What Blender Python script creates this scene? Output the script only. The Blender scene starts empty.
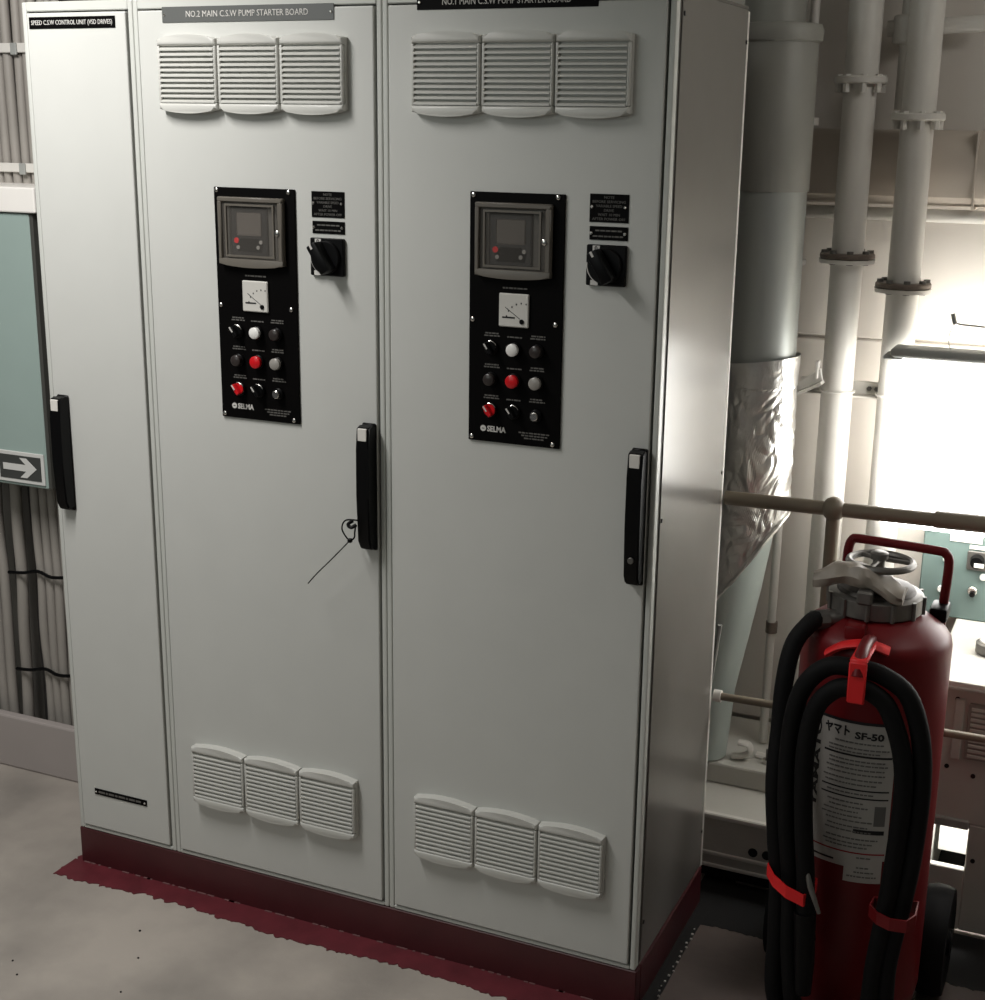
import bpy, bmesh, math, random
from mathutils import Vector, Matrix, noise

S = bpy.context.scene
COL = S.collection
random.seed(7)
PI = math.pi

# ------------------------------------------------------------------ camera
def look_axes(yaw, pitch, roll):
    cy, sy, cp, sp = math.cos(yaw), math.sin(yaw), math.cos(pitch), math.sin(pitch)
    f = Vector((-sy*cp, cy*cp, -sp)); r = Vector((cy, sy, 0)); u = r.cross(f)
    return r*math.cos(roll)+u*math.sin(roll), -r*math.sin(roll)+u*math.cos(roll), f
cam = bpy.data.cameras.new('camera'); cam_o = bpy.data.objects.new('camera', cam); COL.objects.link(cam_o)
r, u, f = look_axes(0.4176, 0.2677, 0.0136)
cam_o.matrix_world = Matrix(((r.x, u.x, -f.x, 0.8006), (r.y, u.y, -f.y, -2.5568), (r.z, u.z, -f.z, 1.8633), (0, 0, 0, 1)))
cam.sensor_width = 36; cam.lens = 1408.27*36/1000
cam.shift_x = -(499.63-492.5)/1000; cam.shift_y = (506.89-500)/1000
cam.clip_start = .05; cam.clip_end = 50
S.camera = cam_o

# ------------------------------------------------------------------ world, lights, exposure
w = bpy.data.worlds.new('world'); S.world = w; w.use_nodes = True
w.node_tree.nodes['Background'].inputs[0].default_value = (.93, .95, 1, 1)
w.node_tree.nodes['Background'].inputs[1].default_value = .05
def area(name, loc, target, sx, sy, power, col):
    l = bpy.data.lights.new(name, 'AREA'); l.shape = 'RECTANGLE'; l.size = sx; l.size_y = sy; l.energy = power; l.color = col
    o = bpy.data.objects.new(name, l); COL.objects.link(o); o.location = loc
    o.rotation_euler = (Vector(target)-Vector(loc)).to_track_quat('-Z', 'Y').to_euler(); return o
area('ceiling_tube_light', (-1.275, -.966, 2.657), (-1.275-.692, -.966+.057, 2.657-1.394), .9, .3, 43, (1, .975, .955))
area('front_fill_light', (-1.6, -3.1, 2.3), (-.7, 0, .8), 1.8, 1.0, 9.5, (.92, 1, .95))  # added fill for the broad light from the front
area('right_fill_light', (1.5, .12, 2.6), (.45, .85, .9), .9, .25, 5.5, (1, .97, .93))  # added fill, brightens the pipes, duct and machine at right
S.view_settings.view_transform = 'Standard'; S.view_settings.look = 'None'
S.view_settings.exposure = 0.0; S.view_settings.gamma = 1.0; S.view_settings.use_curve_mapping = False

# ------------------------------------------------------------------ materials
def lin(c):
    return tuple(((v/255)/12.92 if v/255 <= .04045 else ((v/255+.055)/1.055)**2.4) for v in c)
def mat(name, rgb, rough=.5, metal=0, var=.06, vscale=8, bump=0, bscale=200, coat=0, emit=None, estr=0, stretch=(1, 1, 1), rgb2=None, lo=.4, hi=.6, spec=.5):
    m = bpy.data.materials.new(name); m.use_nodes = True
    nt = m.node_tree; b = nt.nodes['Principled BSDF']
    c = lin(rgb)
    tc = nt.nodes.new('ShaderNodeTexCoord'); mp = nt.nodes.new('ShaderNodeMapping'); mp.inputs['Scale'].default_value = stretch
    nt.links.new(tc.outputs['Object'], mp.inputs[0])
    n = nt.nodes.new('ShaderNodeTexNoise'); n.inputs['Scale'].default_value = vscale; n.inputs['Detail'].default_value = 5
    nt.links.new(mp.outputs[0], n.inputs['Vector'])
    rp = nt.nodes.new('ShaderNodeValToRGB'); e = rp.color_ramp.elements
    if rgb2:
        e[0].position, e[1].position = lo, hi
        e[0].color = (*lin(rgb2), 1); e[1].color = (*c, 1)
    else:
        e[0].position, e[1].position = .3, .7
        e[0].color = tuple(v*(1-var) for v in c)+(1,); e[1].color = tuple(min(1, v*(1+var)) for v in c)+(1,)
    nt.links.new(n.outputs['Fac'], rp.inputs[0]); nt.links.new(rp.outputs[0], b.inputs['Base Color'])
    b.inputs['Roughness'].default_value = rough; b.inputs['Metallic'].default_value = metal
    b.inputs['Coat Weight'].default_value = coat; b.inputs['Coat Roughness'].default_value = .12
    b.inputs['Specular IOR Level'].default_value = spec
    if bump:
        n2 = nt.nodes.new('ShaderNodeTexNoise'); n2.inputs['Scale'].default_value = bscale; n2.inputs['Detail'].default_value = 3
        nt.links.new(tc.outputs['Object'], n2.inputs['Vector'])
        bp = nt.nodes.new('ShaderNodeBump'); bp.inputs['Strength'].default_value = bump; bp.inputs['Distance'].default_value = .004
        nt.links.new(n2.outputs['Fac'], bp.inputs['Height']); nt.links.new(bp.outputs[0], b.inputs['Normal'])
    if emit:
        b.inputs['Emission Color'].default_value = (*emit, 1); b.inputs['Emission Strength'].default_value = estr
    return m
M = {}
M['door'] = mat('grey_enamel', (200, 201, 196), .42, var=.015, bump=.05, bscale=420)
M['side'] = mat('grey_enamel_side_shade', (112, 109, 104), .24, var=.02, bump=.025, bscale=300, spec=.8)  # door enamel darkened, the side's shade put into the colour
M['frame'] = mat('grey_frame_enamel', (196, 198, 192), .38, var=.02)
M['gasket'] = mat('dark_gasket', (40, 40, 40), .7)
M['grille'] = mat('light_grey_plastic', (200, 200, 194), .36, var=.02)
M['black'] = mat('black_plastic', (9, 9, 10), .42, var=.1, spec=.16)
M['blackplate'] = mat('engraved_black_plate', (8, 7, 7), .5, var=.15, spec=.07)
M['sheen_plate'] = mat('sheen_nameplate', (92, 94, 92), .4, var=.06)  # black plate turned grey, the lamp's reflection put into its colour
M['letter'] = mat('engraved_white', (205, 203, 198), .6)
M['letterdim'] = mat('engraved_grey', (96, 94, 90), .6)
M['chrome'] = mat('bright_screw_steel', (215, 213, 208), .25, 1)
M['steel'] = mat('dull_steel', (120, 118, 114), .45, .8, var=.15, vscale=30)
M['white'] = mat('white_paint', (222, 219, 212), .4, var=.03)
M['pipe'] = mat('pipe_paint', (212, 209, 202), .38, var=.03, vscale=14, bump=.04, bscale=60)
M['wall'] = mat('bulkhead_paint', (214, 208, 200), .5, var=.04, vscale=3, bump=.04, bscale=40)
M['flange'] = mat('flange_brown_steel', (118, 106, 96), .45, .3, var=.2, vscale=40)
M['floor'] = mat('deck_concrete_paint', (172, 164, 155), .62, rgb2=(140, 134, 127), lo=.32, hi=.62, vscale=3.2, bump=.25, bscale=35)
M['red_plinth'] = mat('red_oxide_paint', (72, 26, 30), .42, var=.12, vscale=10, bump=.08, bscale=60)
M['red_floor'] = mat('red_oxide_deck_paint', (96, 34, 42), .5, var=.2, vscale=14, bump=.15, bscale=50)
M['ext_red'] = mat('extinguisher_red', (100, 13, 18), .42, var=.06, coat=.0, spec=.3)
M['strap_red'] = mat('red_webbing', (220, 26, 30), .55, var=.06)
M['rubber'] = mat('black_rubber', (9, 9, 10), .7, var=.2, vscale=60, spec=.2)
M['rail'] = mat('rail_brown_grey', (130, 120, 104), .42, var=.05)
M['duct'] = mat('duct_galvanised', (172, 176, 172), .42, .4, var=.06, vscale=5, stretch=(1, 1, .2))
M['ductup'] = mat('duct_jacket_grey', (150, 150, 143), .5, .1, var=.04)
M['hduct'] = mat('duct_cream_paint', (196, 186, 174), .5, var=.05, vscale=4)
M['foil'] = mat('aluminium_foil', (225, 224, 220), .34, .9, var=.1, vscale=9, bump=.5, bscale=30)
M['teal'] = mat('teal_enamel', (158, 176, 170), .35, var=.02, bump=.03, bscale=300)
M['teal_dark'] = mat('teal_panel_paint', (104, 122, 118), .45, var=.03)
M['signgrey'] = mat('sign_dark_grey', (66, 68, 66), .5)
M['signwhite'] = mat('sign_white', (214, 214, 210), .5)
M['cable'] = mat('cable_grey_paint', (156, 151, 144), .55, var=.14, vscale=12, stretch=(1, 1, .3))
M['cable_dark'] = mat('cable_black_sheath', (46, 44, 43), .55, var=.2, vscale=12)
M['trunk'] = mat('curb_paint', (168, 160, 156), .55, var=.05, vscale=4)
M['machine'] = mat('machine_grey_paint', (198, 196, 188), .45, var=.04)
M['label'] = mat('label_paper', (178, 174, 168), .5, var=.05, vscale=20)
M['ink'] = mat('label_ink', (18, 17, 20), .6)
M['inkred'] = mat('label_red_ink', (140, 16, 28), .6)
M['inkgrey'] = mat('label_grey_ink', (104, 102, 99), .6)
M['redbtn'] = mat('red_button', (205, 22, 30), .3)
M['whitebtn'] = mat('white_button', (232, 230, 226), .3)
M['greybtn'] = mat('grey_lens', (150, 146, 140), .3)
M['darkbtn'] = mat('dark_lens', (52, 46, 44), .3)
M['meter'] = mat('meter_face', (205, 203, 196), .35)
M['screen'] = mat('dark_display', (92, 86, 80), .25)
M['keypad'] = mat('keypad_grey', (24, 22, 21), .45)
M['coverrim'] = mat('smoky_plastic_rim', (100, 95, 87), .35)
M['rag'] = mat('translucent_wrap', (140, 132, 121), .5, var=.12, vscale=20)
M['greymetal'] = mat('lamp_housing_grey', (158, 160, 156), .5)
M['hole'] = mat('dark_recess', (20, 18, 17), .8)
M['shade_paint'] = mat('black_deck_shade_paint', (13, 12, 12), .8, var=.3)  # black for the painted floor shade and the side border paint
M['shadedfloor'] = mat('brown_deck_shade', (96, 84, 79), .62, var=.2, vscale=6, bump=.2, bscale=40)  # deck colour darkened by the cabinet's shadow
M['diff'] = mat('lit_diffuser', (250, 250, 245), .4, emit=(1, .985, .95), estr=9.5)
g = bpy.data.materials.new('clear_cover'); g.use_nodes = True
gn = g.node_tree; gb = gn.nodes['Principled BSDF']; gb.inputs['Base Color'].default_value = (.30, .28, .25, 1); gb.inputs['Roughness'].default_value = .2
gt = gn.nodes.new('ShaderNodeBsdfTransparent'); gx = gn.nodes.new('ShaderNodeMixShader'); gx.inputs[0].default_value = .10
gn.links.new(gt.outputs[0], gx.inputs[1]); gn.links.new(gb.outputs[0], gx.inputs[2]); gn.links.new(gx.outputs[0], gn.nodes['Material Output'].inputs[0])
M['clear'] = g

# ------------------------------------------------------------------ mesh helpers
ORG = {}
def clean(bm):
    bmesh.ops.recalc_face_normals(bm, faces=bm.faces[:])
def part(name, bm, m, parent=None, smooth=False, kind=None, label=None):
    """link bm (world coordinates) as ONE object, origin at its centre"""
    if isinstance(bm, bmesh.types.BMesh):
        clean(bm)
        me = bpy.data.meshes.new(name); 
        co = [v.co for v in bm.verts]
        c = Vector([(min(v[i] for v in co)+max(v[i] for v in co))/2 for i in range(3)])
        bmesh.ops.translate(bm, verts=bm.verts[:], vec=-c); bm.to_mesh(me); bm.free()
    else:
        me, c = bm
    if len(me.materials) == 0: me.materials.append(m)
    if smooth:
        me.shade_smooth()
        try: me.set_sharp_from_angle(angle=math.radians(38))
        except Exception: pass
    o = bpy.data.objects.new(name, me); COL.objects.link(o)
    p = ORG[parent.name] if parent else Vector((0, 0, 0))
    o.location = c-p; ORG[o.name] = c
    if parent: o.parent = parent
    if kind: o['kind'] = kind
    if label: o['label'] = label
    return o
def thing(name, loc, label, cat, group=None):
    o = bpy.data.objects.new(name, None); COL.objects.link(o); o.location = loc; o.empty_display_size = .1
    ORG[o.name] = Vector(loc); o['label'] = label; o['category'] = cat
    if group: o['group'] = group
    return o
def tag(o, label, cat, group=None):
    o['label'] = label; o['category'] = cat
    if group: o['group'] = group
    return o
def B(): return bmesh.new()
def box(bm, x0, x1, y0, y1, z0, z1, bev=0, seg=1):
    vs = [bm.verts.new((x, y, z)) for z in (z0, z1) for y in (y0, y1) for x in (x0, x1)]
    fs = [bm.faces.new([vs[i] for i in q]) for q in ((0, 2, 3, 1), (4, 5, 7, 6), (0, 1, 5, 4), (2, 6, 7, 3), (0, 4, 6, 2), (1, 3, 7, 5))]
    if bev:
        es = list({e for f_ in fs for e in f_.edges})
        bmesh.ops.bevel(bm, geom=es, offset=bev, segments=seg, affect='EDGES', profile=.5)
    return bm
def prism(bm, pts, y0, y1, bev=0, seg=2, axis='y'):
    """outline (a,b) extruded; axis y: (x,z) along y; axis z: (x,y) along z; axis x: (y,z) along x"""
    mk = {'y': lambda a, b, t: (a, t, b), 'z': lambda a, b, t: (a, b, t), 'x': lambda a, b, t: (t, a, b)}[axis]
    A = [bm.verts.new(mk(a, b, y0)) for a, b in pts]; C = [bm.verts.new(mk(a, b, y1)) for a, b in pts]
    n = len(pts)
    f0 = bm.faces.new(A); f1 = bm.faces.new(C[::-1])
    for i in range(n): bm.faces.new((A[i], C[i], C[(i+1) % n], A[(i+1) % n]))
    if bev: bmesh.ops.bevel(bm, geom=list(f0.edges), offset=bev, segments=seg, affect='EDGES', profile=.5)
    return bm
def frame_dir(d):
    d = d.normalized(); a = Vector((0, 0, 1)) if abs(d.z) < .9 else Vector((1, 0, 0))
    s = d.cross(a).normalized(); return s, s.cross(d).normalized()
def tube(bm, pts, rad, n=12, cap=True, closed=False, squash=1.0):
    pts = [Vector(p) for p in pts]; L = len(pts)
    rs = rad if isinstance(rad, (list, tuple)) else [rad]*L
    rings = []; s = None
    for i, p in enumerate(pts):
        if closed: d = pts[(i+1) % L]-pts[i-1]
        else: d = pts[min(i+1, L-1)]-pts[max(i-1, 0)]
        d.normalize()
        if s is None: s, t = frame_dir(d)
        else:
            s = (s-d*s.dot(d)).normalized(); t = s.cross(d).normalized()
        rings.append([bm.verts.new(p+(s*math.cos(2*PI*k/n)+t*math.sin(2*PI*k/n)*squash)*rs[i]) for k in range(n)])
    for i in range(L if closed else L-1):
        a, b = rings[i], rings[(i+1) % L]
        for k in range(n): bm.faces.new((a[k], a[(k+1) % n], b[(k+1) % n], b[k]))
    if cap and not closed: bm.faces.new(rings[0][::-1]); bm.faces.new(rings[-1])
    return bm
def smooth_path(ctrl, k=8, closed=False):
    P = [Vector(c) for c in ctrl]; out = []; n = len(P)
    rng = range(n) if closed else range(n-1)
    for i in rng:
        if closed: p0, p1, p2, p3 = P[i-1], P[i], P[(i+1) % n], P[(i+2) % n]
        else: p0, p1, p2, p3 = P[max(i-1, 0)], P[i], P[i+1], P[min(i+2, n-1)]
        for j in range(k):
            t = j/k
            out.append(.5*((2*p1)+(p2-p0)*t+(2*p0-5*p1+4*p2-p3)*t*t+(3*p1-p0-3*p2+p3)*t**3))
    if not closed: out.append(P[-1])
    return out
def lathe(bm, cx, cy, prof, n=32, cap=True):
    """prof: (radius, z) or (radius, z, dx)"""
    rings = []
    for q in prof:
        rr, z = q[0], q[1]; dx = q[2] if len(q) > 2 else 0
        rings.append([bm.verts.new((cx+dx+rr*math.cos(2*PI*k/n), cy+rr*math.sin(2*PI*k/n), z)) for k in range(n)])
    for a, b in zip(rings, rings[1:]):
        for k in range(n): bm.faces.new((a[k], a[(k+1) % n], b[(k+1) % n], b[k]))
    if cap: bm.faces.new(rings[0][::-1]); bm.faces.new(rings[-1])
    return bm
def disc(bm, c, r0, d, n=16, r1=None, axis=(0, -1, 0), bev=0):
    """short cylinder from c along axis by d"""
    a = Vector(axis); c = Vector(c)
    if bev: tube(bm, [c, c+a*(d-bev), c+a*d], [r0, r0, r0-bev], n)
    else: tube(bm, [c, c+a*d], [r0, r1 or r0], n)
    return bm
def ring(bm, c, R, rr, n=28, m=10, axis='y'):
    pts = []
    for k in range(n):
        a = 2*PI*k/n
        pts.append({'y': (c[0]+R*math.cos(a), c[1], c[2]+R*math.sin(a)), 'z': (c[0]+R*math.cos(a), c[1]+R*math.sin(a), c[2])}[axis])
    return tube(bm, pts, rr, m, closed=True)
def text_bm(body, height, maxw=None, depth=.0006, bold=.0):
    cu = bpy.data.curves.new('t', 'FONT'); cu.body = body; cu.size = height*1.4; cu.align_x = 'CENTER'; cu.align_y = 'CENTER'
    cu.extrude = depth; cu.resolution_u = 2; cu.offset = bold
    o = bpy.data.objects.new('t', cu); COL.objects.link(o)
    dg = bpy.context.evaluated_depsgraph_get(); dg.update()
    me = bpy.data.meshes.new_from_object(o.evaluated_get(dg))
    bpy.data.objects.remove(o); bpy.data.curves.remove(cu)
    bm = bmesh.new(); bm.from_mesh(me); bpy.data.meshes.remove(me)
    xs = [v.co.x for v in bm.verts] or [0]
    wdt = max(xs)-min(xs); k = maxw/wdt if maxw and wdt > 0 else 1
    mid = (max(xs)+min(xs))/2
    for v in bm.verts: v.co = Vector(((v.co.x-mid)*k, -v.co.z, v.co.y))
    return bm
def text_on(body, x, y, z, height, maxw=None, bold=0):
    bm = text_bm(body, height, maxw, bold=bold); bmesh.ops.translate(bm, verts=bm.verts[:], vec=(x, y, z)); return bm
def dashes(bm, x0, x1, y, z, h, seed):
    rnd = random.Random(seed); x = x0
    while x < x1-h:
        l = min(rnd.uniform(1.2, 4)*h, x1-x); box(bm, x, x+l, y-.0004, y+.0002, z-h/2, z+h/2); x += l+h*.6
    return bm
def merge(*bms):
    out = bmesh.new()
    for b in bms:
        me = bpy.data.meshes.new('t'); b.to_mesh(me); b.free(); out.from_mesh(me); bpy.data.meshes.remove(me)
    return out
MESHES = {}
def shared(key, name, fn, c, m, parent, smooth=False, **kw):
    """part from a cached mesh built around the origin"""
    if key not in MESHES:
        bm = fn(); clean(bm); me = bpy.data.meshes.new(name); bm.to_mesh(me); bm.free(); me.materials.append(m); MESHES[key] = me
    return part(name, (MESHES[key], Vector(c)), m, parent, smooth, **kw)

# ------------------------------------------------------------------ the setting
def struct(name, bm, m, parent=None, smooth=False):
    return part(name, bm, m, parent, smooth, kind='structure')
def simple(m, **k): return m
floor = struct('floor', box(B(), -4.2, 2.6, -3.4, 1.3, -.1, 0), M['floor'])
struct('ceiling', box(B(), -4.2, 2.6, -3.4, 1.3, 2.85, 2.95), mat('deckhead_paint', (190, 186, 178), .6))
wall_back = struct('wall_back', box(B(), -1.5, 2.6, 1.12, 1.25, 0, 2.85), M['wall'])
for (x0, x1, z0, z1) in ((-1.45, .155, .25, 1.331), (.16, 1.3, .25, 1.337), (1.305, 2.55, .25, 1.345), (-1.45, .3, 1.339, 2.8), (.305, 2.55, 1.347, 2.8)):
    part('panel', box(B(), x0, x1, 1.1, 1.125, z0, z1, .004), M['wall'], wall_back)
struct('wall_left', box(B(), -4.2, -1.5, .55, .7, 0, 2.85), mat('left_bulkhead_paint', (120, 117, 112), .55, var=.05))
struct('wall_right', box(B(), 2.5, 2.6, -3.4, 1.3, 0, 2.85), mat('right_bulkhead_paint', (150, 146, 138), .55, var=.05))
# coaming the cables drop behind
struct('trim_1', box(B(), -4.1, -1.515, .345, .375, 0, .165, .006, 2), M['trunk'])

# chipped red paint around the plinth, and its weld bead
def ragged(x0, x1, yin, yout, seed):
    rnd = random.Random(seed); pts = []; n = int((x1-x0)/.006)
    low = []
    for i in range(n+1):
        x = x0+(x1-x0)*i/n
        low.append((x, yout+.016*noise.noise(Vector((x*3, seed, 0)))+.010*noise.noise(Vector((x*14, seed, 1)))+.013*noise.noise(Vector((x*52, seed, 2)))+.007*noise.noise(Vector((x*120, seed, 3)))))
    return [(x, y) for x, y in low]+[(x1, yin), (x0, yin)]
pts = ragged(-1.525, .030, .0, -.074, 3)
bp = prism(B(), pts, 0, .0022, axis='z')
left = [(-1.50, 0)]+[(-1.520-.014*noise.noise(Vector((t*.4, 3, 5)))-.008*noise.noise(Vector((t*2.1, 8, 5))), -.062+t*.012) for t in range(0, 14)]+[(-1.50, .1)]
prism(bp, [(-1.50, .1)]+left[:-1][::-1][:-1]+[(-1.50, -.062)], 0, .002, axis='z')
part('painted_border', bp, M['red_floor'], floor)
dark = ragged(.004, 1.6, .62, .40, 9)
part('shade_strip', prism(B(), dark, 0, .0018, axis='z'), M['shade_paint'], floor)  # shade before the pedestal, painted as a black strip
part('painted_border', prism(B(), [(.004, -.07), (.03, -.07), (.036, .1), (.033, .3), (.038, .5), (.06, .5), (.06, .64), (-.02, .64), (-.02, .5)], 0, .002, axis='z'), M['shade_paint'], floor)  # dark side border, its rear end filling out the painted shade
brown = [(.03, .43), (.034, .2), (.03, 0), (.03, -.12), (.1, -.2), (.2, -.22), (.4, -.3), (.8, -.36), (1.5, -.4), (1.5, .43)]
part('shade_area', prism(B(), brown, 0, .0012, axis='z'), M['shadedfloor'], floor)  # cabinet's shadow on the deck, painted as a brown area
bm = B()
for i in range(60):
    x = -1.49+i*.025+random.uniform(-.01, .01)
    if random.random() < .7: box(bm, x, x+random.uniform(.006, .03), -.004, .001, .001, .0035)
part('weld_bead', bm, mat('dusty_weld', (112, 78, 78), .7), floor, kind='stuff')
bm = B()
for i in range(17):
    y = .03+i*.021+random.uniform(-.003, .003); x = .031+random.uniform(-.004, .004)
    s = random.uniform(.0012, .0026); box(bm, x-s, x+s, y-s, y+s, .0005, .004)
part('lit_edge_specks', bm, M['white'], floor, kind='stuff')  # white specks paint the lamp-lit edge beside the plinth
bm = B()
for i in range(16):
    x, y = random.uniform(-1.9, -.2), random.uniform(-.75, -.12)
    s = random.uniform(.0012, .0034); disc(bm, (x, y, 0), s, .002, 7, axis=(0, 0, 1))
part('grit', bm, M['hole'], floor, kind='stuff')

# ------------------------------------------------------------------ plinth
pl = thing('plinth', (-.75, .24, 0), 'dark red painted steel plinth under the row of grey cabinets', 'plinth')
part('front_rail', box(B(), -1.503, .003, 0.0, .03, 0, .0985, .002), M['red_plinth'], pl)
part('side_rail', box(B(), -.027, .004, .03, .497, 0, .0985, .002), M['red_plinth'], pl)
part('side_rail', box(B(), -1.503, -1.473, .03, .497, 0, .0985, .002), M['red_plinth'], pl)
part('back_rail', box(B(), -1.473, -.027, .467, .497, 0, .0985, .002), M['red_plinth'], pl)

# ------------------------------------------------------------------ cabinets
Z0, Z1, DEP = .1, 2.1, .495
def grille_housing():
    W = .0735; H = .075; bow = .0085; bm = B()
    def arc(s, zc, inner):
        return [(-W+2*W*i/10, zc+s*bow*(1-((i-5)/5)**2)) for i in range(11)]
    top = arc(1, H-bow*.55, 0); bot = arc(-1, -H+bow*.55, 0)
    outline = bot+top[::-1]
    prism(bm, outline, -.011, 0)
    cap_t = [(-W, .0565)]+[(W, .0565)]+top[::-1]; cap_b = bot+[(W, -.0575), (-W, -.0575)]
    prism(bm, cap_t, -.022, -.0105, .007, 4); prism(bm, cap_b, -.022, -.0105, .007, 4)
    box(bm, -W, -.0675, -.0195, -.0105, -.0575, .0565, .002, 2); box(bm, .0665, W, -.0205, -.0105, -.0575, .0565, .004, 3)
    return bm
def slat():
    bm = B()
    prism(bm, [(-.0035, 0), (.0035, 0)], 0, 1) if False else None
    prism(bm, [(-.0205, -.0040), (-.0205, -.0008), (-.0125, .0034), (-.011, .0034), (-.011, -.002)], -.0677, .0667, axis='x')
    return bm
def mark(): return box(B(), -.014, .014, -.0006, .0006, -.0018, .0018)
def grille(cx, cz, par):
    gr = shared('grille', 'louver_grille', grille_housing, (cx, -.004, cz), M['grille'], par, True)
    for k in range(11):
        shared('slat', 'slat', slat, (cx, -.004, cz-.0530+k*.0104), M['grille'], gr)
    shared('mark', 'maker_plate', mark, (cx, -.0252, cz-.068), M['white'], gr)
def screw_bm(rad=.0042):
    def fn():
        bm = B(); tube(bm, [(0, 0, 0), (0, -.002, 0), (0, -.0033, 0)], [rad, rad, rad*.6], 12); return bm
    return fn
def screw(x, y, z, par, rad=.0042, m='chrome'):
    return shared(('screw', rad, m), 'screw', screw_bm(rad), (x, y, z), M[m], par, True)
def handle(x, zt, par, zl, tie=False):
    """swing handle, x = centre, zt = top"""
    zb = zt-.272
    o = B(); prof = [(-.004, zb+.004), (-.026, zb), (-.037, zb+.02), (-.039, zb+.12), (-.038, zt-.05), (-.0365, zt-.002), (-.02, zt), (-.004, zt)]
    prism(o, prof, x-.0165, x+.0145, axis='x'); bmesh.ops.bevel(o, geom=[e for e in o.edges], offset=.0035, segments=2, affect='EDGES')
    box(o, x-.018, x+.016, -.010, -.0035, zb-.004, zt+.003, .003)
    h = part('door_handle', o, M['black'], par, True)
    part('label_insert', box(B(), x-.0125, x+.0085, -.0380, -.033, zt-.031, zt-.004, .001), M['white'], h, label='white label insert at the top of the handle')
    if zl: part('lock_cylinder', disc(B(), (x-.001, -.037, zb+.055), .0065, .005, 16, bev=.001), M['steel'], h, True)
    return h
def cabinet(name, label, x0, x1, hinge_gap_l, hinge_gap_r, side):
    c = thing(name, ((x0+x1)/2, DEP/2, Z0), label, 'cabinet', 'grey switchgear cabinets on the red plinth')
    bm = B(); e = .0006
    box(bm, x0+e, x1-e, .022, DEP, Z0, Z1)
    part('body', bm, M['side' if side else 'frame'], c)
    f_ = B(); t = .0125
    box(f_, x0+e, x0+t, 0, .023, Z0, Z1, .003, 2); box(f_, x1-t, x1-e, 0, .023, Z0, Z1, .003, 2)
    box(f_, x0+t, x1-t, 0, .023, Z0, Z0+.009, .002); box(f_, x0+t, x1-t, 0, .023, Z1-.02, Z1, .002)
    part('door_frame', f_, M['frame'], c)
    part('gasket', box(B(), x0+t, x1-t, .0205, .0218, Z0+.01, Z1-.021), M['gasket'], c)
    part('door', box(B(), x0+t+hinge_gap_l, x1-t-hinge_gap_r, -.004, .017, Z0+.0135, Z1-.0235, .0025, 2), M['door'], c)
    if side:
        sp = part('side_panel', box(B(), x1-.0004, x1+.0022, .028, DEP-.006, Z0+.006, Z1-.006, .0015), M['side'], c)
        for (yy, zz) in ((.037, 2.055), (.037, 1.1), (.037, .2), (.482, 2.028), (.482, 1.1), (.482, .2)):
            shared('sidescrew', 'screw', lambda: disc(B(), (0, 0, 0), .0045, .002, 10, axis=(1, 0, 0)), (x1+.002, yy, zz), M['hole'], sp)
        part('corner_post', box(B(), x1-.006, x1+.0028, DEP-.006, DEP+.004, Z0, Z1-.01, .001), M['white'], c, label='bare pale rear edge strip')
    return c
def nameplate(x0, x1, z0, z1, body, par, m, lm, h=None, nm='nameplate', sc=True, tilt=0, tx=.06, dz=0):
    n = part(nm, box(B(), x0, x1, -.0058, -.0038, z0, z1, .0006), M[m], par)
    if body:
        ww = x1-x0
        part('lettering', text_on(body, (x0+x1)/2+dz, -.0060, (z0+z1)/2, h or (z1-z0)*.42, ww*(1-tx*2)), M[lm], n)
    if sc:
        screw(x0+.006, -.0056, (z0+z1)/2, n, .0028); screw(x1-.006, -.0056, (z0+z1)/2, n, .0028)
    return n
def lit_button(kind, x, z, cp):
    y = -.009
    if kind == 'push_button':
        pass
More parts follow.
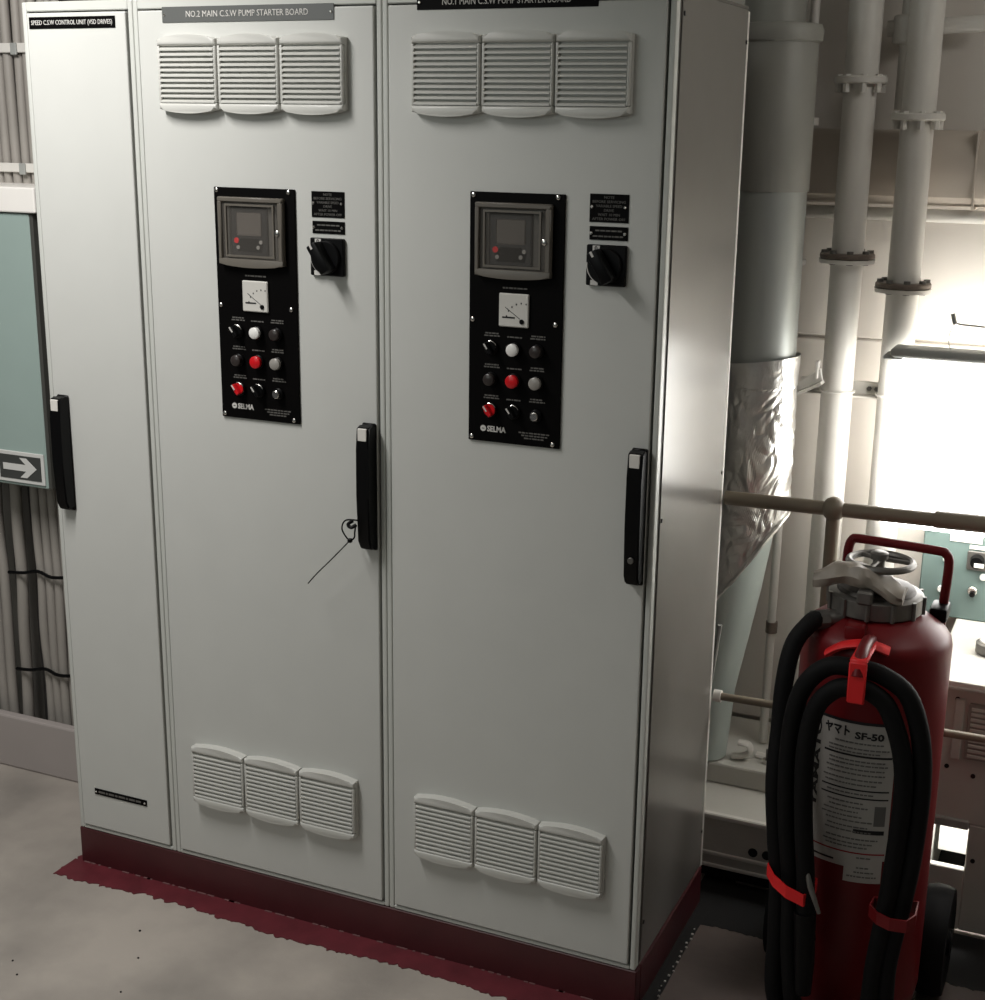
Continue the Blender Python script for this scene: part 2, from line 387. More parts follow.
def starter(x1, name, label, number, dx, dz, npm, npbox, phase):
    c = cabinet(name, label, x1-.6, x1, .0035, .0045, x1 == 0)
    for zc in (1.957, .327):
        for k in range(3):
            grille(x1-.4505+k*.1505, zc+(-.009 if zc > 1 else .0105), c)
    nameplate(npbox[0], npbox[1], npbox[2], npbox[3], 'NO.%d MAIN C.S.W PUMP STARTER BOARD' % number, c, npm, 'letter', h=.0125, tx=.145, dz=.001)
    # --- control panel
    px, pz = x1+dx, dz                                  # panel centre x, offset in z
    P0, P1, Q0, Q1 = px-.1, px+.1, 1.2335+pz, 1.7295+pz
    cp = part('control_panel', box(B(), P0, P1, -.0092, -.0038, Q0, Q1, .001), M['blackplate'], c)
    yf = -.0092
    for sx, sz in ((-.092, .490), (.092-.006, .490), (-.092, .247), (.086, .247), (-.092, .008), (.086, .008)):
        screw(px+sx, yf, Q0+sz, cp, .0047)
    # hinged clear cover over the drive keypad
    X0, X1, T0, T1 = px-.083, px+.077, Q1-.159, Q1-.019
    part('cover_base', box(B(), X0+.01, X1-.012, yf-.002, yf, T0+.012, T1-.008, .001), mat('cover_base_grey', (78, 74, 68), .5), cp)
    k0 = part('keypad', box(B(), px-.056, px+.036, yf-.006, yf, Q1-.142, Q1-.038, .004, 2), M['keypad'], cp)
    part('screen', box(B(), px-.040, px+.022, yf-.0072, yf-.0055, Q1-.098, Q1-.05, .002), M['screen'], cp)
    part('keypad_pad', prism(B(), [(px-.038, Q1-.132), (px+.020, Q1-.132), (px+.024, Q1-.116), (px+.012, Q1-.104), (px-.030, Q1-.104), (px-.042, Q1-.116)], yf-.0072, yf-.0055), M['blackplate'], cp)
    part('keypad_button', disc(B(), (px-.041, yf-.0055, Q1-.109), .006, .003, 12), M['redbtn'], cp)
    for bx, bz in ((.020, -.111), (.013, -.122), (-.037, -.123)):
        part('keypad_button', disc(B(), (px+bx, yf-.0055, Q1+bz), .0042, .003, 12), M['greybtn'], cp)
    rim = B()
    bowp = [(X0+(X1-X0)*i/8, T0-.006*(1-((i-4)/4)**2)) for i in range(9)]
    prism(rim, bowp+[(X1, T0+.012), (X0, T0+.012)], yf-.015, yf, .002)
    box(rim, X0, X1, yf-.015, yf, T1-.010, T1, .002); box(rim, X0, X0+.009, yf-.015, yf, T0+.010, T1-.008, .002); box(rim, X1-.011, X1, yf-.015, yf, T0+.010, T1-.008, .002)
    part('cover_frame', rim, M['coverrim'], cp, True)
    rim = B(); i0, i1, j0, j1 = X0+.022, X1-.024, T0+.02, T1-.018
    box(rim, i0-.004, i0, yf-.0145, yf-.0105, j0, j1); box(rim, i1, i1+.004, yf-.0145, yf-.0105, j0, j1); box(rim, i0-.004, i1+.004, yf-.0145, yf-.0105, j1, j1+.004); box(rim, i0-.004, i1+.004, yf-.0145, yf-.0105, j0-.004, j0)
    part('cover_bead', rim, M['coverrim'], cp)
    part('cover_window', box(B(), X0+.008, X1-.010, yf-.0105, yf-.0095, T0+.010, T1-.009), M['clear'], cp)
    screw(X1-.012, yf-.015, Q1-.09, cp, .0058)
    # ammeter
    mx, mz = px-.001, Q1-.226
    part('ammeter', box(B(), mx-.032, mx+.032, yf-.006, yf, mz-.033, mz+.033, .002), M['meter'], cp)
    part('meter_zero_screw', disc(B(), (mx+.018, yf-.006, mz-.021), .0048, .002, 14), M['black'], cp)
    sc_ = B(); box(sc_, mx-.024, mx+.003, yf-.0066, yf-.0058, mz-.0155, mz-.0125)
    for i in range(9):
        a = math.radians(165-i*18); cx_, cz_ = mx+.018+.034*math.cos(a), mz-.021+.036*math.sin(a)
        if i < 6: box(sc_, cx_-.0011, cx_+.0011, yf-.0066, yf-.0058, cz_-.0015, cz_+.0015)
    part('meter_scale', sc_, M['ink'], cp)
    tube_b = B(); tube(tube_b, [(mx+.014, yf-.0064, mz-.016), (mx-.018, yf-.0064, mz+.006)], .0006, 6); part('meter_needle', tube_b, M['ink'], cp)
    # row of pilot devices
    xs = (px-.049, px+.001, px+.0505); rz = (Q1-.303, Q1-.366, Q1-.429)
    def bez(x, z, rad=.0138):
        return shared(('bezel', rad), 'button_bezel', lambda: tube(B(), [(0, 0, 0), (0, -.004, 0), (0, -.006, 0)], [rad, rad, rad-.002], 20), (x, yf-.003, z), M['black'], cp, True)
    def lens(x, z, m, rad=.0118, d=.009, nm='push_button'):
        return shared(('lens', m, rad, d), nm, lambda: tube(B(), [(0, 0, 0), (0, -d*.8, 0), (0, -d, 0)], [rad, rad, rad*.8], 20), (x, yf-.006-d/2, z), M[m], cp, True)
    def selector(x, z, red=False):
        bez(x, z, .0150)
        part('selector_base', disc(B(), (x, yf-.005, z), .0125, .006, 20, bev=.001), M['redbtn' if red else 'black'], cp, True)
        k = B(); box(k, -.0042, .0042, -.013, 0, -.0125, .0125, .0015)
        bmesh.ops.rotate(k, verts=k.verts[:], cent=(0, 0, 0), matrix=Matrix.Rotation(math.radians(-36), 3, 'Y')); bmesh.ops.translate(k, verts=k.verts[:], vec=(x, yf-.011, z))
        part('selector_knob', k, M['redbtn' if red else 'black'], cp)
        k = B(); box(k, -.0014, .0014, -.0008, .0008, 0, .0125); bmesh.ops.rotate(k, verts=k.verts[:], cent=(0, 0, 0), matrix=Matrix.Rotation(math.radians(-36), 3, 'Y')); bmesh.ops.translate(k, verts=k.verts[:], vec=(x, yf-.0245, z))
        part('pointer_line', k, M['letter'], cp)
        k = B(); ps = [(x+.0142*math.cos(a), yf-.0105, z+.0142*math.sin(a)) for a in [math.radians(25+i*11) for i in range(8)]]
        part('bezel_glint', tube(k, ps, .0013, 6), M['chrome'], cp, True)
    selector(xs[0], rz[0]); bez(xs[1], rz[0]); lens(xs[1], rz[0], 'whitebtn', .0124); bez(xs[2], rz[0]); lens(xs[2], rz[0], 'darkbtn', nm='pilot_lamp')
    bez(xs[0], rz[1]); lens(xs[0], rz[1], 'darkbtn', nm='pilot_lamp'); bez(xs[1], rz[1], .0152); lens(xs[1], rz[1], 'redbtn', .0132); bez(xs[2], rz[1]); lens(xs[2], rz[1], 'greybtn', .0124, nm='pilot_lamp')
    selector(xs[0], rz[2], True); selector(xs[1], rz[2]); bez(xs[2], rz[2]-.003, .0125); lens(xs[2], rz[2]-.003, 'chrome', .0088, .008, nm='key_switch')
    part('key_slot', box(B(), xs[2]-.005, xs[2]+.005, yf-.0155, yf-.013, rz[2]-.0042, rz[2]-.0018), M['black'], cp)
    d = B()
    for row, z in enumerate(rz):
        for k, x in enumerate(xs):
            dashes(d, x-.017, x+.017, yf-.0002, z+.0235, .0026, row*7+k); 
            if k != 1: dashes(d, x-.015, x+.015, yf-.0002, z+.0285, .0026, row*7+k+50)
    dashes(d, mx-.026, mx+.026, yf-.0002, mz+.043, .003, 91)
    for i in range(3): dashes(d, px+.012+i*.006, px+.078-i*.004, yf-.0002, Q0+.026-i*.0055, .0026, 60+i)
    part('small_print', d, M['letterdim'], cp, kind='stuff')
    part('lettering', text_on('SELMA', px-.037, yf-.0003, Q0+.0265, .0115, .041, .0004), M['letter'], cp)
    part('logo', disc(B(), (px-.0665, yf+.0002, Q0+.027), .0063, .001, 16), M['letter'], cp)
    lg = B(); box(lg, px-.069, px-.064, yf-.0012, yf-.0006, Q0+.0262, Q0+.0278); part('logo_bar', lg, M['black'], cp)
    # warning plate, small plate, main switch on the right of the panel
    a0, a1, zt = x1-.1575+phase[0], x1-.0795+phase[0], 1.733+phase[1]
    wp = part('warning_plate', box(B(), a0, a1, -.0058, -.0038, zt-.0525, zt, .0006), M['blackplate'], c)
    for i, t in enumerate(('NOTE', 'BEFORE SERVICING', 'VARIABLE SPEED', 'DRIVE', 'WAIT 10 MIN', 'AFTER POWER OFF')):
        part('lettering', text_on(t, (a0+a1)/2, -.0060, zt-.0065-i*.0080, .0050, (.020, .066, .052, .020, .044, .066)[i]), M['letterdim'], wp)
    screw(a0+.005, -.0056, zt-.024, wp, .003); screw(a1-.007, -.0056, zt-.024, wp, .003)
    sp = part('small_plate', box(B(), a0+.001, a1, -.0058, -.0038, zt-.0855, zt-.06, .0006), M['blackplate'], c)
    d = B(); dashes(d, a0+.013, a1-.012, -.0060, zt-.068, .0028, 5); dashes(d, a0+.008, a1-.006, -.0060, zt-.0785, .0028, 6); part('small_print', d, M['letterdim'], sp, kind='stuff')
    screw(a0+.005, -.0056, zt-.073, sp, .0032); screw(a1-.006, -.0056, zt-.073, sp, .0032)
    s0 = zt-.1325; sx = (a0+a1)/2-.001
    sw = part('main_switch', box(B(), a0-.001, a1+.0005, -.014, -.0038, s0-.0385, s0+.0385, .002), M['black'], c)
    part('switch_dial', disc(B(), (sx, -.014, s0), .034, .008, 28, bev=.002), M['black'], sw, True)
    k = B(); box(k, -.012, .012, -.030, 0, -.033, .033, .004, 2)
    bmesh.ops.rotate(k, verts=k.verts[:], cent=(0, 0, 0), matrix=Matrix.Rotation(math.radians(-32), 3, 'Y')); bmesh.ops.translate(k, verts=k.verts[:], vec=(sx, -.021, s0))
    part('switch_knob', k, M['black'], sw, True)
    k = B(); box(k, -.0022, .0022, -.0012, .0008, .022, .033); bmesh.ops.rotate(k, verts=k.verts[:], cent=(0, 0, 0), matrix=Matrix.Rotation(math.radians(-32), 3, 'Y')); bmesh.ops.translate(k, verts=k.verts[:], vec=(sx-.0, -.051, s0))
    part('pointer_line', k, M['letter'], sw)
    part('position_mark', box(B(), sx-.026, sx-.012, -.0152, -.0135, s0+.026, s0+.037), M['letter'], sw)
    part('lettering', text_on('0', sx-.019, -.0154, s0+.0315, .009), M['black'], sw)
    ps = [(sx+.0355*math.cos(a)-.001, -.0145, s0+.0345*math.sin(a)) for a in [math.radians(172+i*8) for i in range(9)]]
    part('position_arc', tube(B(), ps, .0015, 6), M['letter'], sw)
    part('position_mark', box(B(), sx-.029, sx-.014, -.0152, -.0135, s0-.0375, s0-.028), M['letter'], sw)
    return c
cabR = starter(0, 'starter_cabinet', 'tall grey starter cabinet at the right end of the row, its side panel showing', 1, -.3020, 0, 'blackplate', (-.520, -.148, 2.0665, 2.094), (.004, 0))
handle(-.0325, 1.250, cabR, True)
cabM = starter(-.6, 'starter_cabinet', 'tall grey starter cabinet in the middle of the row, cable tie on its handle', 2, -.3045, -.0095, 'sheen_plate', (-1.1195, -.7045, 2.0515, 2.083), (-.008, -.0145))
handle(-.6335, 1.241, cabM, False)
cabL = cabinet('control_cabinet', 'narrow tall grey control cabinet at the left end of the row, no grilles', -1.5, -1.2, .0035, .0045, False)
nameplate(-1.4765, -1.2425, 2.0435, 2.068, 'SPEED C.S.W CONTROL UNIT (VSD DRIVES)', cabL, 'blackplate', 'letter', h=.0098, sc=False, tx=.03)
n = nameplate(-1.441, -1.279, .207, .2235, None, cabL, 'blackplate', 'letterdim')
d = B(); dashes(d, -1.428, -1.29, -.0060, .2155, .005, 15); part('small_print', d, M['letterdim'], n, kind='stuff')
handle(-1.453, 1.228, cabL, False)

# cable tie hanging through the middle handle
lp = smooth_path([(-.647, -.030, 1.034), (-.672, -.046, 1.036), (-.680, -.05, 1.018), (-.670, -.05, 1.000), (-.660, -.049, .993), (-.651, -.048, 1.001), (-.6495, -.049, 1.012), (-.6495, -.044, 1.028)], 6)
t = thing('cable_tie', (-.66, -.045, .99), 'thin black cable tie looped through the handle of the middle cabinet, tail hanging', 'cable tie')
part('loop', tube(B(), lp, .0018, 6), M['black'], t, True)
part('head', box(B(), -.6655, -.6565, -.0535, -.0455, .9885, .9975, .001), M['black'], t)
part('tail', tube(B(), smooth_path([(-.661, -.05, .993), (-.70, -.054, .951), (-.745, -.052, .906), (-.769, -.048, .880)], 6), .0014, 6), M['black'], t, True)
part('knot', tube(B(), smooth_path([(-.656, -.044, 1.036), (-.663, -.053, 1.030), (-.655, -.054, 1.024), (-.645, -.05, 1.030)], 4), .004, 8), M['black'], t, True)

# ------------------------------------------------------------------ left background
sb = thing('wall_box', (-2.1, .4, .889), 'pale teal enamel wall box with an arrow sign, left of the cabinets', 'box')
part('body', box(B(), -2.6, -1.797, .3, .53, .889, 1.617, .003), M['teal'], sb)
part('side_shade', box(B(), -1.7975, -1.786, .302, .53, .889, 1.617, .002), mat('dark_side_shade', (72, 72, 68), .5), sb)  # dark sheet paints the shade on the box's right side
sg = tag(part('arrow_sign', box(B(), -1.965, -1.802, .295, .2995, .899, .985, .001), M['signwhite']), 'small dark grey sign with a white arrow pointing right on the teal box', 'sign')
part('sign_field', box(B(), -1.955, -1.812, .2938, .2955, .909, .975), M['signgrey'], sg)
ax, az = -1.8845, .942
part('arrow', prism(B(), [(ax-.057, az-.009), (ax+.022, az-.009), (ax+.001, az-.027), (ax+.024, az-.027), (ax+.058, az), (ax+.024, az+.027), (ax+.001, az+.027), (ax+.022, az+.009), (ax-.057, az+.009)], .2925, .2942), M['signwhite'], sg)
tag(part('cable_trunking', box(B(), -2.6, -1.764, .29, .5, 1.62, 1.684, .004, 2), mat('trunking_white', (246, 243, 237), .4, var=.02)), 'white cable trunking lying on top of the teal wall box', 'trunking')
lowc = [(-2.135, .0145, 0), (-2.103, .0145, 0), (-2.068, .013, 1), (-2.030, .0165, 0), (-1.992, .0145, 1), (-1.960, .0135, 0), (-1.929, .0135, 0), (-1.898, .0135, 0), (-1.868, .0125, 0), (-1.839, .0125, 0), (-1.811, .0115, 0)]
words = ['leftmost', 'second', 'third', 'fourth', 'fifth', 'sixth', 'seventh', 'eighth', 'ninth', 'tenth', 'rightmost']
for i, (x, rr, dk) in enumerate(lowc):
    wob = [(x+random.uniform(-.002, .002)-(.028*(1-z/.6) if i in (3,) and z < .6 else 0), .425+random.uniform(-.004, .004)+(0.03 if dk else 0), z) for z in (.02, .25, .42, .58, .72, .95, 1.3)]
    tag(part('cable', tube(B(), smooth_path(wob, 4), rr, 10), M['cable_dark' if dk else 'cable'], None, True),
        ('black cable, %s from the left in the bundle under the teal wall box' % words[i] if dk else 'grey painted cable, %s in the bundle under the teal wall box' % words[i]), 'cable', 'cables under the teal wall box')
for z, wd in ((.60, 'upper'), (.302, 'lower')):
    pts = smooth_path([(-2.06, .403, z-.012), (-2.0, .398, z-.004), (-1.95, .402, z+.006), (-1.9, .400, z-.004), (-1.83, .402, z+.006)], 4)
    tag(part('cable_tie', tube(B(), pts, .005, 6), M['black'], None, True), '%s black tie binding the grey cables under the teal wall box' % wd, 'cable tie')
cols = [(-2.035, .0125), (-2.006, .0125), (-1.973, .0135), (-1.942, .0125), (-1.911, .0125), (-1.882, .0115), (-1.857, .0115), (-1.832, .011), (-1.803, .011)]
words = ['leftmost', 'second', 'third', 'fourth', 'fifth', 'sixth', 'seventh', 'eighth', 'rightmost']
for i, (x, rr) in enumerate(cols):
    dx = -.004*(i % 3)
    tag(part('cable', tube(B(), smooth_path([(x, .47, 1.6), (x+dx*.5, .468, 1.9), (x+dx, .47, 2.2), (x+dx, .47, 2.8)], 4), rr, 10), M['cable'], None, True),
        'light grey cable, %s of the run above the white trunking' % words[i], 'cable', 'cables above the white trunking')
for z, wd in ((2.03, 'upper'), (1.725, 'lower')):
    t = thing('cable_clamp', (-1.95, .45, z), '%s clamp bar across the grey cables above the white trunking' % wd, 'clamp')
    part('bar', box(B(), -2.3, -1.78, .447, .455, z-.012, z+.012, .002), M['white'], t)
    part('strap', box(B(), -1.945, -1.925, .440, .448, z-.018, z+.012, .002), M['greymetal'], t)

# ------------------------------------------------------------------ vertical duct
du = thing('ventilation_duct', (-.015, .82, .42), 'round vertical duct beside the cabinet, foil wrapped lower half', 'duct')
DX, DY, DR = -.012, .82, .090
part('upper_jacket', lathe(B(), DX, DY, [(DR+.003, 1.712), (DR+.004, 1.716), (DR+.004, 2.045), (DR+.003, 2.047)], 40), M['ductup'], du, True)
part('collar', lathe(B(), DX, DY, [(DR+.002, 2.042), (DR+.012, 2.048), (DR+.014, 2.070), (DR+.008, 2.084), (DR-.003, 2.086)], 40), M['ductup'], du, True)
part('duct_tube', lathe(B(), DX, DY, [(DR, 1.2), (DR, 1.72)], 40), M['duct'], du, True)
part('duct_tube', lathe(B(), DX-.01, DY, [(DR-.02, 2.07), (DR-.02, 2.84)], 32), M['ductup'], du, True)
part('taper', lathe(B(), DX, DY, [(.060, .25, -.082), (.064, .44, -.072), (.085, .72, -.042), (.087, .9, -.018), (DR-.004, 1.22, 0)], 40), mat('taper_paint', (176, 186, 180), .4, var=.03), du, True)
tube_b = B(); tube(tube_b, [(-.045, DY-.092, .645), (-.070, DY-.072, .44)], .006, 8); part('seam', tube_b, M['greymetal'], du, True)
# foil: crumpled sleeve, open ends with a flap edge, cut on a slant at the foot
fb = B(); n, mrows = 150, 130; grid = []
for j in range(mrows+1):
    row = []
    for k in range(n):
        a = 2*PI*k/n; ca, sa = math.cos(a), math.sin(a)
        zb = .775+.16*ca+.02*sa; z = zb+(1.315+.012*ca-zb)*j/mrows
        q = Vector((ca*2.2, sa*2.2, z*12))
        q = Vector((ca*1.6, sa*1.6, z*11)); q += .8*Vector((noise.noise(q*.9), noise.noise(q*.9+Vector((7, 0, 0))), noise.noise(q*.9+Vector((0, 9, 0)))))
        cr = noise.voronoi(q*1.5)[0]; fold = cr[1]-cr[0]
        am = .0075 if z < 1.22 else .0035
        rr = DR+.007+am*(.9*fold+.6*noise.noise(q*.7)-.35*abs(noise.noise(q*2.3)))+(.003*(z-1.2)/.1 if z > 1.25 else 0)
        cx = DX-(.03*(1-(z-.6)/.35) if z < .95 else 0)
        row.append(fb.verts.new((cx+rr*ca, DY+rr*sa, z)))
    grid.append(row)
for j in range(mrows):
    for k in range(n): fb.faces.new((grid[j][k], grid[j][(k+1) % n], grid[j+1][(k+1) % n], grid[j+1][k]))
part('foil_wrap', fb, M['foil'], du)
er = [(DX-(.03*(1-(z-.6)/.35) if z < .95 else 0)+(DR+.012)*math.cos(a), DY+(DR+.012)*math.sin(a), z+.006*noise.noise(Vector((a*3, 1, 2)))) for a, z in [(2*PI*k/48, .775+.16*math.cos(2*PI*k/48)+.02*math.sin(2*PI*k/48)) for k in range(48)]]
part('foil_edge', tube(B(), er, .0055, 6, closed=True), M['foil'], du, True)

# ------------------------------------------------------------------ white pipes
def flange(z, cx, cy, R, par, m, bolts, h=.014):
    up, dn = (.004, .020) if m == 'pipe' else (.007, .012)
    f_ = part('flange', lathe(B(), cx, cy, [(R-.003, z-h), (R, z-h+.003), (R, z-.003), (R-.003, z)], 36), M[m], par, True)
    for k in range(bolts):
        a = 2*PI*k/bolts+.3
        b = B(); tube(b, [(cx+(R-.011)*math.cos(a), cy+(R-.011)*math.sin(a), z-h-dn), (cx+(R-.011)*math.cos(a), cy+(R-.011)*math.sin(a), z+up)], .0085, 6)
        part('bolt', b, M['pipe' if m == 'pipe' else 'steel'], f_)
def big_pipe(cx, cy, rr, label, zu, zl, dz):
    p = thing('pipe', (cx, cy, .3), label, 'pipe')
    part('tube', lathe(B(), cx, cy, [(rr, .25), (rr, zl-.014)], 32), M['pipe'], p, True)
    part('tube', lathe(B(), cx, cy, [(rr, zl), (rr, zu-.017)], 32), M['pipe'], p, True)
    part('tube', lathe(B(), cx, cy, [(rr+.001, zu), (rr+.001, 2.85)], 32), M['pipe'], p, True)
    flange(zu, cx, cy, .062, p, 'pipe', 8, .017)
    flange(zl, cx, cy, .0655, p, 'flange', 8); part('gasket_rim', lathe(B(), cx, cy, [(.0655, zl-.024), (.067, zl-.0145)], 36), M['pipe'], p, True)
    return p
big_pipe(.160, .95, .0385, 'white vertical pipe nearer the duct, bolted flanges', 1.975, 1.565, 0)
big_pipe(.298, .95, .0385, 'white vertical pipe beside the bright lamp, bolted flanges', 1.893, 1.502, 0)
tp = thing('thin_pipe', (.04, .95, .25), 'thin white vertical pipe right behind the foil wrapped duct', 'pipe')
part('tube', tube(B(), [(.035, .95, .25), (.043, .95, 2.85)], .011, 14), M['pipe'], tp, True)
part('coupling', tube(B(), [(.037, .95, .565), (.037, .95, .595)], .0155, 14), M['flange'], tp, True)
part('fitting', tube(B(), [(.041, .95, 1.862), (.041, .95, 1.88)], .027, 16), M['pipe'], tp, True)
part('fitting', tube(B(), [(.040, .95, 1.53), (.040, .95, 1.542)], .021, 16), M['pipe'], tp, True)
# small pipes at the top edge
hp = thing('thin_pipe', (.235, 1.0, 2.1), 'short dim pipe between the two white pipes at the top', 'pipe')
part('tube', tube(B(), [(.245, 1.03, 1.9), (.245, 1.03, 2.85)], .016, 14), M['pipe'], hp, True)
part('cross_piece', tube(B(), [(.2, 1.03, 2.085), (.42, 1.03, 2.095)], .019, 14), M['pipe'], hp, True)
part('valve_body', lathe(B(), .245, 1.03, [(.03, 2.05), (.034, 2.055), (.034, 2.11), (.03, 2.115)], 20), M['pipe'], hp, True)
# bracket strapping the pipes to the bulkhead
br = thing('pipe_bracket', (.16, 1.0, 1.23), 'white angle bracket clamping the two vertical pipes', 'bracket')
part('angle_bar', box(B(), .06, .30, .992, .998, 1.212, 1.247, .002), M['pipe'], br)
part('flange_bar', box(B(), .06, .30, .955, .9975, 1.211, 1.215, .001), M['pipe'], br)
for x in (.16, .298):
    pts = [(x+.0415*math.cos(a), .95+.0415*math.sin(a), 1.226) for a in [math.radians(-200+i*22) for i in range(11)]]
    part('clamp', tube(B(), pts, .0035, 8), M['pipe'], br, True)
for x in (.232, .25): part('bolt', disc(B(), (x, .992, 1.23), .006, .006, 6), M['steel'], br)
st = thing('support_strut', (.09, .9, 1.25), 'short pale channel strut slanting out beside the foil wrapped duct', 'strut')
sbm = B(); prism(sbm, [(.068, 1.222), (.135, 1.258), (.128, 1.288), (.068, 1.245)], .885, .895, .002); prism(sbm, [(.068, 1.222), (.135, 1.258), (.138, 1.252), (.07, 1.214)], .86, .9, .001)
part('channel', sbm, M['pipe'], st)
part('end_tab', box(B(), .116, .124, .88, .9, 1.262, 1.306, .002), M['white'], st)

# horizontal duct along the bulkhead
hd = thing('horizontal_duct', (1.2, 1.06, 1.76), 'broad dull horizontal duct running along the bulkhead behind the white pipes', 'duct')
prof = [(1.097, 1.675), (1.045, 1.68), (1.015, 1.70), (1.002, 1.74), (1.002, 1.79), (1.02, 1.83), (1.05, 1.852), (1.097, 1.855)]
prism_b = B(); prism(prism_b, prof, -.8, 2.45, axis='x'); part('duct_body', prism_b, M['hduct'], hd, True)
part('lower_moulding', tube(B(), [(-.8, 1.045, 1.655), (2.45, 1.045, 1.655)], .016, 14), M['pipe'], hd, True)
for x in (.43, .9): part('joint', box(B(), x, x+.004, 1.0, 1.09, 1.672, 1.8565), M['hduct'], hd)

# ------------------------------------------------------------------ lit luminaire
lu = thing('luminaire', (.7, .86, 1.33), 'hanging fluorescent lamp glowing white beside the pipes, grey top housing', 'lamp')
part('housing', box(B(), .300, 1.35, .815, .895, 1.338, 1.362, .010, 3), M['greymetal'], lu, True)
part('end_lip', box(B(), .284, .33, .822, .888, 1.333, 1.343, .003), M['greymetal'], lu)
part('diffuser', box(B(), .302, 1.34, .823, .887, .925, 1.3375, .02, 3), M['diff'], lu, True, label='glowing white diffuser')
hk = thing('hook_rod', (.47, .95, 1.42), 'thin dark rod with a wire hook above the glowing lamp', 'hook')
part('rod', tube(B(), [(.428, .90, 1.432), (.433, .90, 1.419), (.445, .90, 1.416), (.8, .90, 1.40)], .0022, 8), M['greymetal'], hk, True)
part('knob', tube(B(), [(.424, .90, 1.440), (.431, .90, 1.416)], .0052, 8), M['greymetal'], hk, True)
part('wire', tube(B(), smooth_path([(.432, .90, 1.419), (.424, .88, 1.398), (.426, .86, 1.375), (.434, .855, 1.36)], 5), .001, 6), M['greymetal'], hk, True)

# ------------------------------------------------------------------ guard rail
rl = thing('guard_rail', (.25, .52, 0), 'brownish grey tubular guard rail running from the cabinet past the extinguisher', 'railing')
part('top_rail', tube(B(), [(.004, .52, 1.033), (1.3, .52, 1.052)], .0165, 16), M['rail'], rl, True)
part('sleeve', tube(B(), [(.47, .52, 1.041), (.62, .52, 1.0435)], .0195, 16), M['rail'], rl, True)
sp = B(); bmesh.ops.create_uvsphere(sp, u_segments=18, v_segments=10, radius=.0275, matrix=Matrix.Translation((.252, .52, 1.037))); part('ball_joint', sp, M['rail'], rl, True)
part('post', tube(B(), [(.252, .52, 0.002), (.252, .52, 1.03)], .0155, 16), M['rail'], rl, True)
part('post', tube(B(), [(1.25, .52, 0.002), (1.25, .52, 1.05)], .0155, 16), M['rail'], rl, True)
part('middle_rail', tube(B(), [(.012, .52, .543), (1.3, .52, .562)], .0095, 14), M['rail'], rl, True)
part('end_fitting', tube(B(), [(.004, .52, .543), (.022, .52, .5433)], .015, 14), M['white'], rl, True)

# ------------------------------------------------------------------ stepped white base behind the rail
bs = thing('stepped_pedestal', (.2, .85, 0), 'low stepped white pedestal behind the guard rail', 'pedestal')
part('toe_recess', box(B(), -.6, .50, .63, 1.08, .002, .045), M['hole'], bs)
part('lower_step', box(B(), -.6, .50, .60, 1.08, .042, .188, .004, 2), M['machine'], bs)
part('rim', box(B(), -.6, .50, .592, .61, .180, .194, .003), M['white'], bs)
part('lower_bead', box(B(), -.6, .50, .595, .603, .078, .088, .002), M['white'], bs)
part('lower_bead', box(B(), -.6, .50, .595, .603, .044, .054, .002), M['white'], bs)
part('upper_step', box(B(), -.6, .50, .775, 1.098, .187, .245, .006, 2), M['machine'], bs)
for x in (.105, .14): part('hole', disc(B(), (x, .5995, .108), .012, .002, 12), M['hole'], bs)
for nm, pl_, lb in (('pipe_support', [(.04, .86, .25), (.085, .86, .25), (.10, .86, .265), (.13, .86, .34)], 'right'), ('pipe_support', [(-.015, .82, .254), (0.01, .82, .258), (.03, .82, .272), (.026, .82, .292), (.0, .82, .294)], 'left')):
    t = tag(part(nm, tube(B(), smooth_path(pl_, 5), .014, 10, squash=.6), M['white'], None, True), 'small white bent pipe fitting lying on the stepped base, %s of the two' % lb, 'fitting', 'fittings on the stepped base')
st = thing('stud', (.075, .83, .245), 'small bolt stud standing on the stepped white base', 'bolt')
part('shank', tube(B(), [(.075, .83, .246), (.075, .83, .285)], .004, 8), M['steel'], st, True)
part('nut', tube(B(), [(.075, .83, .246), (.075, .83, .258)], .012, 6), M['chrome'], st)

# ------------------------------------------------------------------ console and machine cabinet at right
mc = thing('machine_cabinet', (1.0, .85, 0), 'grey machine cabinet with a white top behind the fire extinguisher', 'machine')
X0m = .506
fr = B()
box(fr, X0m, 1.6, .62, .64, .29, .628, .003); box(fr, X0m, .512, .62, .64, .05, .29); box(fr, .603, 1.6, .62, .64, .012, .29, .003); box(fr, X0m, .603, .62, .64, .012, .17, .002)
part('front_panel', fr, M['machine'], mc)
part('side_wall', box(B(), X0m, X0m+.012, .64, 1.08, .012, .628), M['machine'], mc)
part('inner_plate', box(B(), .53, .75, .74, .75, .15, .32), M['white'], mc)
part('opening_lip', box(B(), X0m, .603, .612, .66, .276, .300, .004, 2), M['greymetal'], mc)
part('toe_recess', box(B(), X0m, 1.6, .65, 1.05, .002, .02), M['hole'], mc)
part('top', box(B(), .49, 1.62, .60, 1.09, .628, .646, .004, 2), M['white'], mc)
part('top_bead', box(B(), .49, 1.62, .597, .604, .626, .634, .002), M['machine'], mc)
gm = mat('vent_grey', (150, 146, 139), .5)
vg = part('vent_panel', box(B(), .575, .90, .612, .622, .455, .592, .002), gm, mc)
for k in range(10): part('slat', box(B(), .582, .893, .608, .613, .462+k*.0128, .469+k*.0128, .001), M['machine'], vg)
part('hinge_strip', box(B(), .545, .566, .612, .622, .45, .60, .002), M['machine'], mc)
for x, z in ((.549, .597), (.540, .428), (.600, .414), (.9, .414), (.62, .2)): shared('ms', 'screw', lambda: disc(B(), (0, 0, 0), .0055, .003, 10), (x, .619, z), M['hole'], mc)
